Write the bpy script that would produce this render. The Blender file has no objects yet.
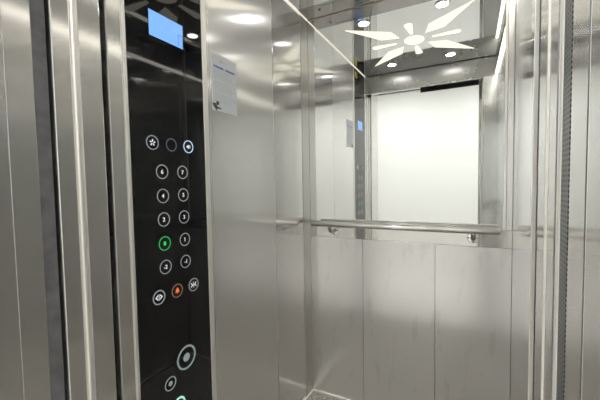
import bpy, bmesh, math, random
from mathutils import Vector, Matrix
random.seed(4)
C = bpy.context.scene.collection
W, D, H = 0.99, 1.136, 2.15          # lift car: width, depth, height (m)

# ------------------------------------------------------------------ materials
def new_mat(name):
    m = bpy.data.materials.new(name); m.use_nodes = True
    nt = m.node_tree
    return m, nt, nt.nodes['Principled BSDF']

def plain(name, col, rough=0.5, metal=0.0, spec=0.5, noise=0.0, scale=40):
    m, nt, b = new_mat(name)
    b.inputs['Base Color'].default_value = (*col, 1)
    b.inputs['Roughness'].default_value = rough
    b.inputs['Metallic'].default_value = metal
    b.inputs['Specular IOR Level'].default_value = spec
    if noise:
        tc = nt.nodes.new('ShaderNodeTexCoord')
        n = nt.nodes.new('ShaderNodeTexNoise'); n.inputs['Scale'].default_value = scale
        nt.links.new(tc.outputs['Object'], n.inputs['Vector'])
        mx = nt.nodes.new('ShaderNodeMix'); mx.data_type = 'RGBA'
        mx.inputs['A'].default_value = (*[c*(1-noise) for c in col], 1)
        mx.inputs['B'].default_value = (*[min(1, c*(1+noise)) for c in col], 1)
        nt.links.new(n.outputs['Fac'], mx.inputs['Factor'])
        nt.links.new(mx.outputs['Result'], b.inputs['Base Color'])
    return m

def steel(name, col=(.785, .777, .763), rough=.15, aniso=.78, bump=.02, tan=(1, 1, 0), smear=.025, stain=0, haze=.4, haze_r=.22):
    """brushed stainless steel with a vertical grain: reflections spread sideways"""
    m, nt, b = new_mat(name)
    b.inputs['Metallic'].default_value = 1
    b.inputs['Anisotropic'].default_value = aniso
    t = nt.nodes.new('ShaderNodeCombineXYZ')
    for k in range(3): t.inputs[k].default_value = tan[k]
    nt.links.new(t.outputs[0], b.inputs['Tangent'])
    tc = nt.nodes.new('ShaderNodeTexCoord')
    mp = nt.nodes.new('ShaderNodeMapping'); mp.inputs['Scale'].default_value = (260, 260, 1.2)
    nt.links.new(tc.outputs['Object'], mp.inputs['Vector'])
    n = nt.nodes.new('ShaderNodeTexNoise'); n.inputs['Scale'].default_value = 1; n.inputs['Detail'].default_value = 2
    nt.links.new(mp.outputs[0], n.inputs['Vector'])
    # grain varies the tone a little
    mx = nt.nodes.new('ShaderNodeMix'); mx.data_type = 'RGBA'
    mx.inputs['A'].default_value = (*[c*.99 for c in col], 1)
    mx.inputs['B'].default_value = (*[min(1, c*1.01) for c in col], 1)
    nt.links.new(n.outputs['Fac'], mx.inputs['Factor'])
    nt.links.new(mx.outputs['Result'], b.inputs['Base Color'])
    # finger smears vary the gloss
    n2 = nt.nodes.new('ShaderNodeTexNoise'); n2.inputs['Scale'].default_value = 5; n2.inputs['Detail'].default_value = 4
    nt.links.new(tc.outputs['Object'], n2.inputs['Vector'])
    mr = nt.nodes.new('ShaderNodeMapRange')
    mr.inputs['To Min'].default_value = rough-smear; mr.inputs['To Max'].default_value = rough+smear
    nt.links.new(n2.outputs['Fac'], mr.inputs['Value'])
    nt.links.new(mr.outputs[0], b.inputs['Roughness'])
    # a second, broader lobe: the haze around every reflection in worn brushed steel
    b2 = nt.nodes.new('ShaderNodeBsdfPrincipled')
    b2.inputs['Metallic'].default_value = 1; b2.inputs['Anisotropic'].default_value = .6
    b2.inputs['Roughness'].default_value = min(.6, rough+haze_r)
    nt.links.new(t.outputs[0], b2.inputs['Tangent'])
    nt.links.new(mx.outputs['Result'], b2.inputs['Base Color'])
    ms = nt.nodes.new('ShaderNodeMixShader'); ms.inputs[0].default_value = haze
    nt.links.new(b.outputs[0], ms.inputs[1]); nt.links.new(b2.outputs[0], ms.inputs[2])
    nt.links.new(ms.outputs[0], nt.nodes['Material Output'].inputs['Surface'])
    if stain:                                   # drips and wiped marks on the sheet
        mp3 = nt.nodes.new('ShaderNodeMapping'); mp3.inputs['Scale'].default_value = (18, 18, 6)
        nt.links.new(tc.outputs['Object'], mp3.inputs['Vector'])
        n3 = nt.nodes.new('ShaderNodeTexNoise'); n3.inputs['Scale'].default_value = 1; n3.inputs['Detail'].default_value = 3
        nt.links.new(mp3.outputs[0], n3.inputs['Vector'])
        r3 = nt.nodes.new('ShaderNodeMapRange')
        r3.inputs['From Min'].default_value = .58; r3.inputs['From Max'].default_value = .66
        r3.inputs['To Min'].default_value = 1; r3.inputs['To Max'].default_value = 1-stain
        nt.links.new(n3.outputs['Fac'], r3.inputs['Value'])
        m3 = nt.nodes.new('ShaderNodeMix'); m3.data_type = 'RGBA'; m3.blend_type = 'MULTIPLY'
        m3.inputs['Factor'].default_value = 1
        nt.links.new(mx.outputs['Result'], m3.inputs['A']); nt.links.new(r3.outputs[0], m3.inputs['B'])
        nt.links.new(m3.outputs['Result'], b.inputs['Base Color'])
        nt.links.new(m3.outputs['Result'], b2.inputs['Base Color'])
    return m

def emit(name, col, s):
    m, nt, b = new_mat(name)
    b.inputs['Base Color'].default_value = (*[c*.5 for c in col], 1)
    b.inputs['Roughness'].default_value = .3
    b.inputs['Emission Color'].default_value = (*col, 1)
    b.inputs['Emission Strength'].default_value = s
    return m

M = {}
M['steel'] = steel('brushed_steel')
M['steel_low'] = steel('brushed_steel_lower', (.79, .782, .766), .18, .75, stain=.09, haze=.28, haze_r=.3)
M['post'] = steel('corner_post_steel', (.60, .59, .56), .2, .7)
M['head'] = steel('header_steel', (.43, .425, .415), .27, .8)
M['fine'] = steel('fine_brushed_steel', (.76, .752, .738), .12, .78, haze=.25)
M['steel_side'] = steel('brushed_steel_side', (.80, .805, .805), .14, .8, haze=.12)
M['jamb'] = steel('brushed_steel_jamb', (.775, .765, .745), .17, .8, haze=.25)
M['edge'] = steel('bright_edge', (.93, .91, .86), .38, .2)
M['strip'] = plain('polished_steel', (.70, .69, .66), .06, 1, noise=.03, scale=6)
M['chrome'] = plain('chrome', (.80, .79, .77), .12, 1, noise=.02, scale=9)
M['rail'] = steel('rail_steel', (.74, .73, .70), .16, .4, tan=(1, 0, 0))
M['dark_steel'] = plain('dull_bracket_steel', (.30, .29, .27), .3, 1, noise=.1)
M['flange'] = plain('flange_steel', (.85, .84, .82), .22, 1)
M['mirror'] = plain('mirror_glass', (.82, .83, .815), .0, 1)
M['ceil'] = plain('mirror_polished_ceiling', (.75, .75, .745), .02, 1)
M['border'] = plain('satin_ceiling_border', (.40, .385, .37), .14, 1, noise=.03, scale=7)
M['cove'] = plain('pale_aluminium_trim', (.95, .93, .86), .45, 0)
M['gold'] = plain('dull_gold_trim', (.42, .37, .29), .3, .9)
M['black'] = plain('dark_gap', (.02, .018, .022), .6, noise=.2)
M['dusty'] = plain('dusty_dark_metal', (.14, .14, .145), .55, .1, noise=.5, scale=35)
M['glass'] = plain('black_glass', (.006, .006, .007), .03, 0, .46)
M['white'] = plain('white_plaster', (.86, .86, .84), .8, noise=.01, scale=60)
M['tile'] = plain('pale_landing_floor', (.70, .69, .67), .35, noise=.05, scale=20)
M['paper'] = plain('pale_paper', (.72, .76, .80), .22, noise=.02, scale=25)
M['blue_ink'] = plain('blue_ink', (.16, .20, .55), .6)
M['grey_ink'] = plain('grey_ink', (.50, .53, .56), .6)
M['tape'] = plain('dark_tape', (.06, .06, .055), .4, noise=.5, scale=200)
M['yellow'] = plain('yellow_sticker', (.75, .68, .12), .5, noise=.05)
M['screen'] = emit('lit_screen', (.18, .41, .93), .95)
M['screen_line'] = plain('screen_line', (.03, .08, .25), .5)
M['star'] = emit('lit_acrylic', (1.0, .945, .79), 1.2)
M['led'] = emit('lit_led_trim', (1.0, .96, .82), .75)
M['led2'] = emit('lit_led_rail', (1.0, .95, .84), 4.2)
M['lamp'] = emit('lamp_lens', (1.0, .98, .96), 40)
M['lamp_out'] = emit('landing_lamp', (1.0, 1.0, .99), 19.5)
M['white_lit'] = emit('white_legend', (.9, .95, 1.0), .62)
M['ring'] = emit('grey_ring', (.52, .57, .58), .22)
M['ring_dim'] = emit('dim_ring', (.25, .28, .36), .08)
M['ring_blue'] = emit('blue_white_ring', (.55, .72, .95), .8)
M['ring_green'] = emit('green_ring', (.02, .42, .10), .75)
M['green'] = emit('green_legend', (.05, .85, .10), .9)
M['ring_orange'] = emit('orange_ring', (.42, .22, .15), .28)
M['orange'] = emit('orange_legend', (.95, .22, .04), .65)
M['ring_teal'] = emit('teal_grey_ring', (.45, .58, .57), .22)
M['teal'] = emit('teal_lit_ring', (.45, .85, .75), .7)
M['pad'] = plain('grey_pad', (.20, .21, .22), .5)

# granite-like floor, dark with pale speckles
def granite():
    m, nt, b = new_mat('speckled_floor')
    tc = nt.nodes.new('ShaderNodeTexCoord')
    v = nt.nodes.new('ShaderNodeTexVoronoi'); v.inputs['Scale'].default_value = 160
    nt.links.new(tc.outputs['Object'], v.inputs['Vector'])
    r = nt.nodes.new('ShaderNodeValToRGB')
    r.color_ramp.elements[0].color = (.14, .13, .12, 1); r.color_ramp.elements[1].color = (.46, .43, .38, 1)
    r.color_ramp.elements[0].position = .25; r.color_ramp.elements[1].position = .9
    nt.links.new(v.outputs['Color'], r.inputs['Fac']); nt.links.new(r.outputs[0], b.inputs['Base Color'])
    b.inputs['Roughness'].default_value = .35
    return m
M['floor'] = granite()
# perforated cover of the door's light curtain: rows of small dark holes
def perforated():
    m, nt, b = new_mat('perforated_cover')
    tc = nt.nodes.new('ShaderNodeTexCoord'); s = nt.nodes.new('ShaderNodeSeparateXYZ')
    nt.links.new(tc.outputs['Object'], s.inputs[0])
    outs = []
    for k, per in ((1, .0064), (2, .0045)):
        a = nt.nodes.new('ShaderNodeMath'); a.operation = 'MULTIPLY'; a.inputs[1].default_value = 2*math.pi/per
        nt.links.new(s.outputs[k], a.inputs[0])
        c = nt.nodes.new('ShaderNodeMath'); c.operation = 'COSINE'; nt.links.new(a.outputs[0], c.inputs[0]); outs.append(c)
    q = nt.nodes.new('ShaderNodeMath'); q.operation = 'ADD'
    nt.links.new(outs[0].outputs[0], q.inputs[0]); nt.links.new(outs[1].outputs[0], q.inputs[1])
    g = nt.nodes.new('ShaderNodeMath'); g.operation = 'GREATER_THAN'; g.inputs[1].default_value = .75
    nt.links.new(q.outputs[0], g.inputs[0])
    mx = nt.nodes.new('ShaderNodeMix'); mx.data_type = 'RGBA'
    mx.inputs['A'].default_value = (.20, .20, .20, 1); mx.inputs['B'].default_value = (.03, .03, .04, 1)
    nt.links.new(g.outputs[0], mx.inputs['Factor']); nt.links.new(mx.outputs['Result'], b.inputs['Base Color'])
    b.inputs['Roughness'].default_value = .4; b.inputs['Metallic'].default_value = .6
    return m
M['perf'] = perforated()

# ------------------------------------------------------------------ helpers
def wl(o):
    v = Vector((0, 0, 0))
    while o is not None: v = v + o.location; o = o.parent
    return v

def link(name, bm, mat, parent=None, origin=None):
    me = bpy.data.meshes.new(name); 
    bmesh.ops.recalc_face_normals(bm, faces=bm.faces)
    if origin is None:
        xs = [v.co for v in bm.verts]
        origin = sum(xs, Vector())/len(xs)
    origin = Vector(origin)
    bmesh.ops.translate(bm, vec=-origin, verts=bm.verts)
    bm.to_mesh(me); bm.free()
    me.materials.append(M[mat])
    o = bpy.data.objects.new(name, me); C.objects.link(o)
    o.parent = parent
    o.location = origin - (wl(parent) if parent else Vector())
    return o

def smooth(o):
    for p in o.data.polygons: p.use_smooth = True
    return o

def abox(bm, x0, x1, y0, y1, z0, z1, bev=0, seg=2):
    t = bmesh.new()
    bmesh.ops.create_cube(t, size=1)
    for v in t.verts:
        v.co = Vector((x0+(v.co.x+.5)*(x1-x0), y0+(v.co.y+.5)*(y1-y0), z0+(v.co.z+.5)*(z1-z0)))
    if bev: bmesh.ops.bevel(t, geom=t.edges[:], offset=bev, segments=seg, profile=.5, affect='EDGES')
    me = bpy.data.meshes.new('tmp'); t.to_mesh(me); t.free(); bm.from_mesh(me); bpy.data.meshes.remove(me)
    return bm

def box(name, x0, x1, y0, y1, z0, z1, mat, parent=None, bev=0, seg=2):
    return link(name, abox(bmesh.new(), x0, x1, y0, y1, z0, z1, bev, seg), mat, parent)

def frame_fn(plane):
    # plane 'L': left wall (u = depth, v = up, out = +X); 'C': ceiling (u = X, v = Y, out = -Z)
    # 'B': back wall (u = X, v = up, out = -Y)
    return {'L': lambda u, v, n: Vector((n, u, v)), 'C': lambda u, v, n: Vector((u, v, H-n)),
            'B': lambda u, v, n: Vector((u, D-n, v))}[plane]

def poly_bm(bm, pts, n0, n1, plane):
    f = frame_fn(plane)
    a = [bm.verts.new(f(u, v, n0)) for u, v in pts]; b = [bm.verts.new(f(u, v, n1)) for u, v in pts]
    bm.faces.new(a); bm.faces.new(b)
    for i in range(len(pts)):
        j = (i+1) % len(pts); bm.faces.new((a[i], a[j], b[j], b[i]))
    return bm

def ring_bm(bm, cu, cv, ro, ri, n0, n1, plane, seg=48):
    f = frame_fn(plane); L = []
    for r, n in ((ro, n0), (ro, n1), (ri, n1), (ri, n0)):
        L.append([bm.verts.new(f(cu+r*math.cos(2*math.pi*k/seg), cv+r*math.sin(2*math.pi*k/seg), n)) for k in range(seg)])
    for a in range(4):
        for k in range(seg):
            j = (k+1) % seg; b = (a+1) % 4
            bm.faces.new((L[a][k], L[a][j], L[b][j], L[b][k]))
    return bm

def circ(cu, cv, ru, rv=None, seg=40):
    rv = rv or ru
    return [(cu+ru*math.cos(2*math.pi*k/seg), cv+rv*math.sin(2*math.pi*k/seg)) for k in range(seg)]

def seg_poly(u0, v0, u1, v1, w):
    d = Vector((u1-u0, v1-v0)); n = Vector((-d.y, d.x)).normalized()*w/2
    return [(u0+n.x, v0+n.y), (u0-n.x, v0-n.y), (u1-n.x, v1-n.y), (u1+n.x, v1+n.y)]

def text_mesh(name, s, size, cu, cv, n0, mat, parent, th=.0004, bold=0):
    cv_ = bpy.data.curves.new('txt', 'FONT'); cv_.body = s; cv_.size = size
    cv_.align_x = 'CENTER'; cv_.align_y = 'CENTER'; cv_.extrude = th; cv_.offset = bold
    t = bpy.data.objects.new('txt', cv_); C.objects.link(t)
    bpy.context.view_layer.update()
    me = bpy.data.meshes.new_from_object(t.evaluated_get(bpy.context.evaluated_depsgraph_get()))
    bpy.data.objects.remove(t); bpy.data.curves.remove(cv_)
    bm = bmesh.new(); bm.from_mesh(me); bpy.data.meshes.remove(me)
    x = [v.co.x for v in bm.verts]; y = [v.co.y for v in bm.verts]
    mx, my = (min(x)+max(x))/2, (min(y)+max(y))/2
    for v in bm.verts:
        v.co = Vector((n0+th+v.co.z, cu+v.co.x-mx, cv+v.co.y-my))
    return link(name, bm, mat, parent)

def thing(name, label, cat, loc=(0, 0, 0), group=None):
    o = bpy.data.objects.new(name, None); C.objects.link(o); o.location = loc
    o.empty_display_size = .05
    return tag(o, label, cat, group)
def tag(o, label, cat, group=None):
    o['label'] = label; o['category'] = cat
    if group: o['group'] = group
    return o
def struct(o, label=None, cat=None):
    o['kind'] = 'structure'
    if label: o['label'] = label
    if cat: o['category'] = cat
    return o
def sbox(name, x0, x1, y0, y1, z0, z1, mat, label=None, cat=None, bev=0):
    return struct(box(name, x0, x1, y0, y1, z0, z1, mat, None, bev), label, cat)

# ------------------------------------------------------------------ the lift car shell
XR0 = .9
HB = 2.005                                 # underside of the door header
sbox('floor', -.07, W+.07, -.19, D+.06, -.05, 0, 'floor', 'dark speckled lift floor, a sliver at the back corner', 'floor')
sbox('ceiling', -.07, W+.07, -.005, 1.010, H, H+.05, 'ceil', 'mirror polished steel lift ceiling with a lit star ornament', 'ceiling')
cb = sbox('trim_1', -.07, W+.07, 1.012, D+.06, H, H+.05, 'border', 'satin steel ceiling border along the back wall', 'ceiling border')
box('screw', .105, .117, 1.055, 1.067, H-.002, H+.001, 'black', cb, .0008)
box('seam', .13, .30, 1.03, 1.033, H-.0005, H+.001, 'black', cb)

# left wall
wall = sbox('wall_left', -.07, -.012, .004, D+.06, 0, H, 'black', 'left brushed steel lift wall with the control panel', 'wall')
box('wall_panel', -.012, 0, 0.3345, .756, .0, H, 'steel', wall, .0015)
box('wall_panel', -.012, 0.0005, .7590, 1.047, .0, H, 'fine', wall, .0015)
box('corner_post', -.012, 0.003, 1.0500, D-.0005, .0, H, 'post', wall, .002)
# right wall
wall = sbox('wall_right', W+.012, W+.07, .004, D+.06, 0, H, 'black', 'right brushed steel lift wall seen at a narrow angle', 'wall')
box('wall_panel', W, W+.012, .002, .60, 0, H, 'steel_side', wall, .0012)
box('wall_panel', W, W+.012, .6015, D-.0005, 0, H, 'steel_side', wall, .0012)
# back wall
ZS0, ZS1 = .930, 1.011
wall = sbox('wall_back', -.012, W+.012, D+.012, D+.06, 0, H, 'black', 'back lift wall of three steel panels below the mirror', 'wall')
for a, b in ((.001, .3112), (.3128, .6732), (.6748, W-.001)):
    box('lower_panel', a, b, D, D+.012, 0.001, ZS0-.0008, 'steel_low', wall, .0004)
box('backing_strip', .001, W-.001, D, D+.012, ZS0+.0008, ZS1, 'strip', wall)
box('edge_strip', .9655, W-.001, D, D+.012, ZS1+.001, H, 'steel_low', wall, .001)

# front wall of the car: narrow return on the right and the header
fr = sbox('wall_front', .9, W+.07, -.036, 0, 0, HB, 'steel_side', 'narrow steel return beside the right lift door', 'wall')
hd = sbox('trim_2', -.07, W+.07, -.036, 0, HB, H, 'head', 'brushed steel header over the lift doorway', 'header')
sbox('trim_3', -.07, W+.07, -.198, -.040, HB+.12, H, 'dusty', 'dark door head behind the steel header', 'header')
t = thing('door_hanger', 'black bar under the right half of the landing door head, seen in mirror', 'door hanger', (.64, -.41, 2.07))
box('bar', .405, XR0-.021, -.425, -.405, 2.060, 2.118, 'black', t)
box('thin_rail', .001, .4045, -.420, -.408, 2.086, 2.094, 'dusty', t)
sbox('trim_16', .013, W-.013, .0003, .0035, H-.005, H-.0002, 'black', 'dark joint between door header and lift ceiling', 'ceiling trim')
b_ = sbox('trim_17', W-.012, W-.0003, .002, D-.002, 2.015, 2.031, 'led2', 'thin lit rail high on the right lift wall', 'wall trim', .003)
# pale trims where the ceiling meets the side walls, dark gold one at the back
sbox('trim_4', .0005, .007, .004, D-.005, H-.0065, H-.0002, 'led', 'thin lit trim between left wall and lift ceiling', 'ceiling trim', .002)
sbox('trim_5', W-.012, W-.0005, .0, D-.002, H-.012, H-.0002, 'border', 'thin trim between right wall and lift ceiling', 'ceiling trim', .002)
sbox('trim_6', .013, W-.013, D-.004, D-.0006, H-.004, H-.0002, 'gold', 'thin dark trim between mirror and lift ceiling', 'ceiling trim')
# skirtings
sbox('baseboard_back', .010, W-.002, D-.008, D-.0005, .0, .016, 'edge', 'thin bright skirting under the back panels', 'skirting', .002)
sbox('baseboard_left', .0015, .009, .34, D-.0005, .0, .016, 'edge', 'thin bright skirting under the left wall', 'skirting', .002)
sbox('baseboard_right', W-.009, W-.0015, .01, D-.009, .0, .016, 'edge', 'thin bright skirting under the right wall', 'skirting', .002)

# ------------------------------------------------------------------ mirror
mi = thing('mirror', 'large wall mirror above the handrail reflecting the white landing', 'mirror', (.48, D, ZS1))
box('mirror_glass', .003, .954, D, D+.008, ZS1+.001, H-.0005, 'mirror', mi)
box('edge_trim', .9545, .9645, D-.002, D+.008, ZS1+.001, H-.0005, 'edge', mi, .001)
for u, v in ((.944, 2.06), (.944, 1.50), (.906, 1.075)):
    ob = bmesh.new(); poly_bm(ob, circ(u, v, .003, seg=16), 0, .002, 'B'); link('screw', ob, 'chrome', mi)

# ------------------------------------------------------------------ handrail
hr = thing('handrail', 'polished steel handrail across the back wall under the mirror', 'handrail', (.49, D, 1.0))
def tube(bm, pts, r, seg=20, cap=True):
    P = [Vector(p) for p in pts]; rings = []
    for i, p in enumerate(P):
        d = (P[min(i+1, len(P)-1)]-P[max(i-1, 0)]).normalized()
        a = d.orthogonal().normalized() if i == 0 else (rings_a-d*rings_a.dot(d)).normalized()
        rings_a = a; b = d.cross(a)
        rr = r[i] if isinstance(r, (list, tuple)) else r
        rings.append([bm.verts.new(p+(a*math.cos(2*math.pi*k/seg)+b*math.sin(2*math.pi*k/seg))*rr) for k in range(seg)])
    for i in range(len(P)-1):
        for k in range(seg):
            j = (k+1) % seg; bm.faces.new((rings[i][k], rings[i][j], rings[i+1][j], rings[i+1][k]))
    if cap: bm.faces.new(rings[0]); bm.faces.new(rings[-1])
    return bm
yr, zr, rr = D-.068, 1.013, .0150
bm = bmesh.new()
xs0, xs1 = .040, .940
tube(bm, [(xs0, yr, zr), (xs0+.001, yr, zr), (xs0+.004, yr, zr), (xs1-.004, yr, zr), (xs1-.001, yr, zr), (xs1, yr, zr)],
     [rr-.005, rr-.003, rr, rr, rr-.003, rr-.005], 32)
smooth(link('rail', bm, 'rail', hr))
for xb in (.150, .837):
    bm = bmesh.new()
    pts = [(xb, yr, zr-rr+.003)]
    for k in range(7):
        a = math.pi/2*k/6
        pts.append((xb, yr+.022*(1-math.cos(a)), zr-rr-.002-.025*math.sin(a)))
    pts.append((xb, D-.006, zr-rr-.027))
    tube(bm, pts, .0095, 20)
    br = smooth(link('bracket', bm, 'dark_steel', hr))
    bm = bmesh.new(); zc = zr-rr-.027
    prof = [(.0, .0255), (.004, .0255), (.006, .023), (.007, .012), (.009, .011)]
    rows = [[bm.verts.new((xb+r*math.cos(2*math.pi*k/40), D-.0005-n, zc+r*math.sin(2*math.pi*k/40))) for k in range(40)] for n, r in prof]
    for i in range(len(rows)-1):
        for k in range(40):
            j = (k+1) % 40; bm.faces.new((rows[i][k], rows[i][j], rows[i+1][j], rows[i+1][k]))
    bm.faces.new(rows[0]); bm.faces.new(rows[-1])
    link('flange', bm, 'flange', br)
    for a in (0, 180, 270):
        bm = bmesh.new(); a = math.radians(a+0)
        u, v = xb+.0185*math.cos(a), zc+.0185*math.sin(a)
        poly_bm(bm, circ(u, v, .0035, seg=14), .0065, .0095, 'B'); link('screw', bm, 'dusty', br)

# ------------------------------------------------------------------ control panel
G = .0                                       # glass face
cp = thing('control_panel', 'tall black glass lift control panel with round buttons on left wall', 'control panel', (0, .165, 0))
box('glass_panel', -.011, G, .0180, .3010, .001, H-.013, 'glass', cp, .0008)
box('frame_strip', -.011, .002, .0075, .0172, .001, H-.013, 'edge', cp, .0015)
fs = box('frame_strip', -.011, .002, .3018, .3235, .001, H-.013, 'edge', cp, .002)
box('frame_strip', -.011, .0005, .3245, .3338, .001, H-.013, 'steel', cp, .001)
bm = bmesh.new(); poly_bm(bm, [(.092, 1.6725), (.2170, 1.6725), (.2170, 1.7455), (.092, 1.7455)], G+.0002, G+.0010, 'L')
sc = link('display_screen', bm, 'screen', cp); sc['label'] = 'lit blue display screen'
bm = bmesh.new()
for s in ((.199, 1.676, .199, 1.711), (.1985, 1.711, .2165, 1.711), (.2163, 1.676, .2163, 1.711)):
    poly_bm(bm, seg_poly(*s, .0013), G+.0011, G+.0014, 'L')
link('screen_outline', bm, 'screen_line', sc)

def button(u, v, r, ringmat, label, draw=None, mat='white_lit', th=.0026, nm='button', sz=1.0):
    if th < .003: r *= 1.06
    bm = bmesh.new(); ring_bm(bm, u, v, r, r-th, G+.0002, G+.0012, 'L')
    o = link(nm, bm, ringmat, cp, (G, u, v))
    o['label'] = label
    if draw:
        if isinstance(draw, str):
            text_mesh('number', draw, .0175, u, v, G+.0002, mat, o, bold=.0002)
        else:
            bm = bmesh.new()
            for pts in draw: poly_bm(bm, [(u+a*sz, v+b*sz) for a, b in pts], G+.0002, G+.0009, 'L')
            link('symbol', bm, mat, o)
    return o
# symbols
fan = []
for k in range(5):
    a = 2*math.pi*k/5+.3; fs_ = 1.15
    c, s = math.cos(a), math.sin(a)
    pet = [(.0020, -.0004), (.0052, -.0020), (.0082, -.0016), (.0086, .0010), (.0062, .0012), (.0024, .0008)]
    fan.append([(fs_*(x*c-y*s), fs_*(x*s+y*c)) for x, y in pet])
spk = [[(-.0072, -.0028), (-.0040, -.0028), (-.0040, .0028), (-.0072, .0028)],
       [(-.0040, -.0028), (.0012, -.0072), (.0012, .0072), (-.0040, .0028)],
       [(.0028, -.0034), (.0042, -.0030), (.0050, 0), (.0042, .0030), (.0028, .0034), (.0036, 0)],
       [(.0052, -.0060), (.0064, -.0054), (.0084, 0), (.0064, .0054), (.0052, .0060), (.0068, 0)]]
opn = [[(-.0105, 0), (-.0030, .0070), (-.0030, .0040), (-.0062, 0), (-.0030, -.0040), (-.0030, -.0070)],
       [(.0105, 0), (.0030, -.0070), (.0030, -.0040), (.0062, 0), (.0030, .0040), (.0030, .0070)],
       [(-.0007, -.0075), (.0007, -.0075), (.0007, .0075), (-.0007, .0075)]]
cls = [[(-.0018, 0), (-.0092, -.0068), (-.0092, -.0038), (-.0055, 0), (-.0092, .0038), (-.0092, .0068)],
       [(.0018, 0), (.0092, .0068), (.0092, .0038), (.0055, 0), (.0092, -.0038), (.0092, -.0068)],
       [(-.0007, -.0075), (.0007, -.0075), (.0007, .0075), (-.0007, .0075)]]
bell = [[(-.0078, -.0040), (-.0055, -.0016), (-.0050, .0030), (-.0022, .0062), (.0022, .0062), (.0050, .0030), (.0055, -.0016), (.0078, -.0040)],
        [(-.0012, .0060), (.0012, .0060), (.0012, .0084), (-.0012, .0084)],
        [(-.0024, -.0050), (.0024, -.0050), (.0016, -.0075), (-.0016, -.0075)]]
button(.089, 1.3620, .0200, 'ring', 'fan button at the left of the top row', fan)
button(.157, 1.3615, .0190, 'ring_dim', 'dark unlit button with a dim ring')
button(.226, 1.3620, .0195, 'ring_blue', 'speaker button with a bright blue-white ring', spk)
for l, rgt, z in (('6', '7', 1.2775), ('4', '5', 1.2045), ('2', '3', 1.1330), ('0', '1', 1.0595), ('-2', '-1', .9870)):
    lit = l == '0'
    button(.119, z, .0205, 'ring_green' if lit else 'ring',
           'green lit button for floor 0' if lit else 'round button for floor '+l, l, 'green' if lit else 'white_lit')
    button(.198, z, .0200, 'ring', 'round button for floor '+rgt, rgt)
button(.091, .9010, .0220, 'ring_blue' if False else 'ring', 'door opening button with two outward arrows', opn, th=.0034, sz=1.25)
button(.160, .9010, .0205, 'ring_orange', 'orange alarm bell button', bell, 'orange', sz=1.15)
button(.229, .9010, .0205, 'ring', 'door closing button with two inward arrows', cls, sz=1.25)
o = button(.188, .670, .0390, 'ring_teal', 'large grey-green ring with a grey centre', [circ(0, 0, .0135)], 'ring_teal', .0058, 'speaker_ring')
o = button(.121, .618, .0215, 'ring', 'small grey ring with a grey centre', [circ(0, 0, .0075)], 'ring_teal', .0030, 'key_ring')
o = button(.151, .531, .0255, 'teal', 'pale teal ring at the lower edge', [circ(0, 0, .0070)], 'pad', .0065, 'key_ring')

# ------------------------------------------------------------------ things stuck on the left wall
no = thing('notice', 'pale printed notice sheet on the left wall beside the control panel', 'notice', (0, .416, 1.506))
box('sheet', .0003, .0018, .346, .486, 1.506, 1.712, 'paper', no)
bm = bmesh.new()
u = .356
while u < .470:                                # heading: unreadable blue word shapes
    w = random.uniform(.003, .0055)
    if abs(u-.414) > .004: poly_bm(bm, [(u, 1.6615), (u+w, 1.6615), (u+w, 1.6695+random.uniform(-.001, .0012)), (u, 1.6695)], .0018, .0021, 'L')
    u += w+.0012
hdg = link('heading', bm, 'blue_ink', no); hdg['label'] = 'blue printed heading'
bm = bmesh.new()
for k in range(17):
    z = 1.652-.0070*k
    if k in (5, 11): continue
    u = .358
    end = random.uniform(.44, .474)
    while u < end:
        w = random.uniform(.006, .016); poly_bm(bm, [(u, z), (u+w, z), (u+w, z+.0022), (u, z+.0022)], .0018, .0020, 'L'); u += w+.003
link('printed_lines', bm, 'grey_ink', no)
bm = bmesh.new(); poly_bm(bm, circ(.398, 1.690, .006, .005, 20), .0018, .0021, 'L')
poly_bm(bm, [(.408, 1.688), (.428, 1.688), (.428, 1.690), (.408, 1.690)], .0018, .0021, 'L'); link('emblem', bm, 'grey_ink', no)
bm = bmesh.new()
poly_bm(bm, [(.344, 1.530), (.362, 1.533), (.372, 1.521), (.390, 1.520), (.392, 1.515), (.372, 1.514), (.366, 1.506), (.352, 1.518)], .0019, .0026, 'L')
poly_bm(bm, [(.366, 1.528), (.380, 1.528), (.380, 1.541), (.366, 1.541)], .0019, .0024, 'L')  # plain dark square added in place of the printed code
tag(link('tape_and_code', bm, 'tape', None), 'torn dark scrap of tape and plain dark code square over the lower left corner of the notice', 'tape')
st = box('sticker', .0002, .0012, .225, .285, 2.075, 2.125, 'yellow')
tag(st, 'small yellow sticker at the top of the black control panel', 'sticker')

# ------------------------------------------------------------------ ceiling: star ornament and downlights
sx, sy = .493, .571
so = thing('star_ornament', 'lit cream star of eight petals set in the polished lift ceiling', 'ceiling ornament', (sx, sy, H))
bm = bmesh.new(); poly_bm(bm, circ(sx, sy, .061, .070), .0, .003, 'C')
link('center_disc', bm, 'star', so)
for a, b in ((1, 1), (1, -1), (-1, 1), (-1, -1)):
    bm = bmesh.new()
    pts = [(.078, .078), (.108, .186), (.345, .345), (.186, .108)]
    poly_bm(bm, [(sx+a*x, sy+b*y) for x, y in pts], .0, .003, 'C')
    o = link('long_petal', bm, 'star', so); o['label'] = 'long pointed petal'
for k in range(4):
    r0, r1 = (.110, .272) if k % 2 == 0 else (.100, .250)
    loc = [(r0, -.009), (r0, .009)] + [(r1-.02+.02*math.sin(t_), .024*math.cos(t_)) for t_ in [math.pi*i/8 for i in range(9)]]
    c, s = (1, 0, -1, 0)[k], (0, 1, 0, -1)[k]
    bm = bmesh.new(); poly_bm(bm, [(sx+x*c-y*s, sy+x*s+y*c) for x, y in loc], .0, .003, 'C')
    o = link('short_petal', bm, 'star', so); o['label'] = 'short rounded petal'
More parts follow.
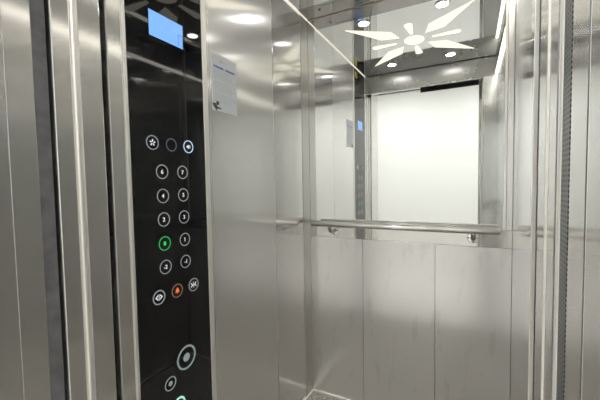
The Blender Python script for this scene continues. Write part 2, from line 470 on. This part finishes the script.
names = {(0, 0): 'round downlight in the ceiling near the control panel by the doorway',
         (1, 0): 'round downlight in the ceiling near the doorway on the right',
         (0, 1): 'round downlight in the ceiling near the mirror on the left',
         (1, 1): 'round downlight in the ceiling near the mirror on the right'}
for i, x in enumerate((.272, .688)):
    for j, y in enumerate((.193, .950)):
        dl = thing('downlight', names[(i, j)], 'ceiling light', (x, y, H), 'four downlights round the ceiling star')
        bm = bmesh.new(); ring_bm(bm, x, y, .039, .0295, .0, .004, 'C'); link('trim_ring', bm, 'chrome', dl)
        bm = bmesh.new(); poly_bm(bm, circ(x, y, .029), .0, .003, 'C'); link('lens', bm, 'lamp', dl)

# ------------------------------------------------------------------ doorway: posts, door leaves, landing jambs
ZT = 2.005
sbox('trim_7', -.07, 0, -.036, .0065, 0, ZT-.001, 'jamb', 'steel post between left door gap and control panel', 'door post', .003)
d = struct(box('door_1', -.45, 0, -.105, -.051, .004, ZT-.001, 'jamb', None, .002), 'inner left sliding door leaf seen edge on', 'door')
box('door_edge', -.03, .006, -.121, -.1052, .004, ZT-.002, 'edge', d, .005, 3)
struct(box('door_2', -.45, 0, -.163, -.1215, .004, ZT-.001, 'jamb', None, .003), 'outer left sliding door leaf seen edge on', 'door')
sbox('trim_8', -.30, -.004, -.1990, -.1705, 0, ZT, 'dusty', 'dusty dark gap beside the left landing jamb', 'door frame')
sbox('trim_9', -.20, 0, -.2490, -.1995, 0, 2.3, 'jamb', 'inner strip of the left landing door jamb', 'door frame', .0008)
sbox('trim_10', -.20, 0, -.43, -.2494, 0, 2.3, 'jamb', 'wide outer strip of the left landing door jamb', 'door frame', .0008)
XR = .9
d = struct(box('door_3', XR, 1.35, -.119, -.069, .004, ZT-.001, 'jamb', None, .002), 'inner right sliding door leaf seen edge on', 'door')
box('door_edge', XR-.0020, XR+.03, -.0395, -.0365, .004, ZT-.002, 'edge', d, .001, 3)
box('edge_strip', XR-.0015, XR+.02, -.1245, -.1203, .004, ZT-.002, 'edge', d, .001)
box('gap_shade', XR+.003, XR+.03, -.0670, -.0397, .004, ZT-.002, 'black', d)  # black face put in for the shade inside the right door gap
struct(box('door_4', XR, 1.35, -.1665, -.1250, .004, ZT-.001, 'jamb', None, .003), 'outer right sliding door leaf seen edge on', 'door')
lc = thing('light_curtain', 'tall perforated light curtain strip beside the right sliding door', 'light curtain', (XR, -.195, .004))
box('edge_strip', XR-.0015, XR+.03, -.1865, -.1790, .004, ZT-.002, 'edge', lc, .003, 3)
box('perforated_cover', XR, XR+.03, -.2145, -.187, .004, ZT-.002, 'perf', lc, .001)
sbox('trim_11', XR, 1.1, -.262, -.2155, 0, 2.3, 'jamb', 'inner strip of the right landing door jamb', 'door frame', .002)
sbox('trim_12', XR, 1.1, -.385, -.263, 0, 2.3, 'jamb', 'outer strip of the right landing door jamb', 'door frame', .002)
sbox('trim_13', XR-.02, 1.1, -.43, -.3855, 0, 2.3, 'jamb', 'landing architrave at the right of the doorway', 'door frame', .002)
sbox('trim_14', 0.0005, XR-.0005, -.384, -.20, 2.13, 2.3, 'jamb', 'steel soffit of the landing doorway', 'door frame')
sbox('trim_15', 0.0005, XR-.0205, -.43, -.3855, 2.13, 2.3, 'jamb', 'steel lintel of the landing doorway', 'door frame')

# landing (seen in the mirror and in the polished ceiling)
LX0, LX1, LY, LZ = -1.6, 2.6, -2.5, 2.65
sbox('wall_landing_left', LX0, -.2005, -.55+.12, -.25, 0, LZ, 'white', 'white landing wall left of the lift', 'wall')
sbox('wall_landing_right', 1.1005, LX1, -.43, -.25, 0, LZ, 'white', 'white landing wall right of the lift', 'wall')
sbox('wall_landing_top', -.2005, 1.1005, -.43, -.25, 2.3005, LZ, 'white', 'white landing wall over the lift doorway', 'wall')
sbox('wall_landing_far', LX0, LX1, LY-.1, LY, 0, LZ, 'white', 'white landing wall facing the lift doorway, seen in the mirror', 'wall')
sbox('wall_landing_end_left', LX0-.1, LX0, LY-.1, -.25, 0, LZ, 'white', 'white end wall of the landing, left', 'wall')
sbox('wall_landing_end_right', LX1, LX1+.1, LY-.1, -.25, 0, LZ, 'white', 'white end wall of the landing, right', 'wall')
sbox('floor_landing', LX0, LX1, LY, -.195, -.05, 0, 'tile', 'pale landing floor', 'floor')
sbox('ceiling_landing', LX0, LX1, LY, -.25, LZ, LZ+.08, 'white', 'white landing ceiling', 'ceiling')
for x, s in ((-.2, 'left'), (1.3, 'right')):
    t = thing('ceiling_light', 'square lamp panel in the landing ceiling, the %s one' % s, 'ceiling light', (x, -1.5, LZ), 'landing ceiling lamps')
    box('frame', x-.33, x+.33, -1.83, -1.17, LZ-.012, LZ-.0005, 'cove', t)
    box('diffuser', x-.30, x+.30, -1.80, -1.20, LZ-.016, LZ-.0125, 'lamp_out', t)

# ------------------------------------------------------------------ world, camera, colour
w = bpy.data.worlds.new('World'); bpy.context.scene.world = w; w.use_nodes = True
w.node_tree.nodes['Background'].inputs[0].default_value = (0, 0, 0, 1)
cam = bpy.data.cameras.new('camera'); co = bpy.data.objects.new('camera', cam); C.objects.link(co)
f, yaw, pitch, roll = 327.19, .482, .0496, -.0169
fw = Vector((-math.sin(yaw)*math.cos(pitch), math.cos(yaw)*math.cos(pitch), -math.sin(pitch)))
r = Vector((math.cos(yaw), math.sin(yaw), 0)); u = r.cross(fw)
r2 = math.cos(roll)*r+math.sin(roll)*u; u2 = -math.sin(roll)*r+math.cos(roll)*u
m = Matrix((r2, u2, -fw)).transposed().to_4x4(); m.translation = Vector((.82657, -.56638, 1.23429))
co.matrix_world = m
cam.sensor_fit = 'HORIZONTAL'; cam.sensor_width = 36; cam.lens = f/600*36; cam.clip_start = .01
s = bpy.context.scene
s.camera = co
s.view_settings.view_transform = 'Standard'; s.view_settings.look = 'None'
s.view_settings.exposure = 0; s.view_settings.gamma = 1; s.view_settings.use_curve_mapping = False
s.cycles.max_bounces = 16; s.cycles.glossy_bounces = 14; s.cycles.diffuse_bounces = 5
s.cycles.caustics_reflective = True; s.cycles.blur_glossy = 0.0
s.cycles.sample_clamp_indirect = 6
s.cycles.use_denoising = True
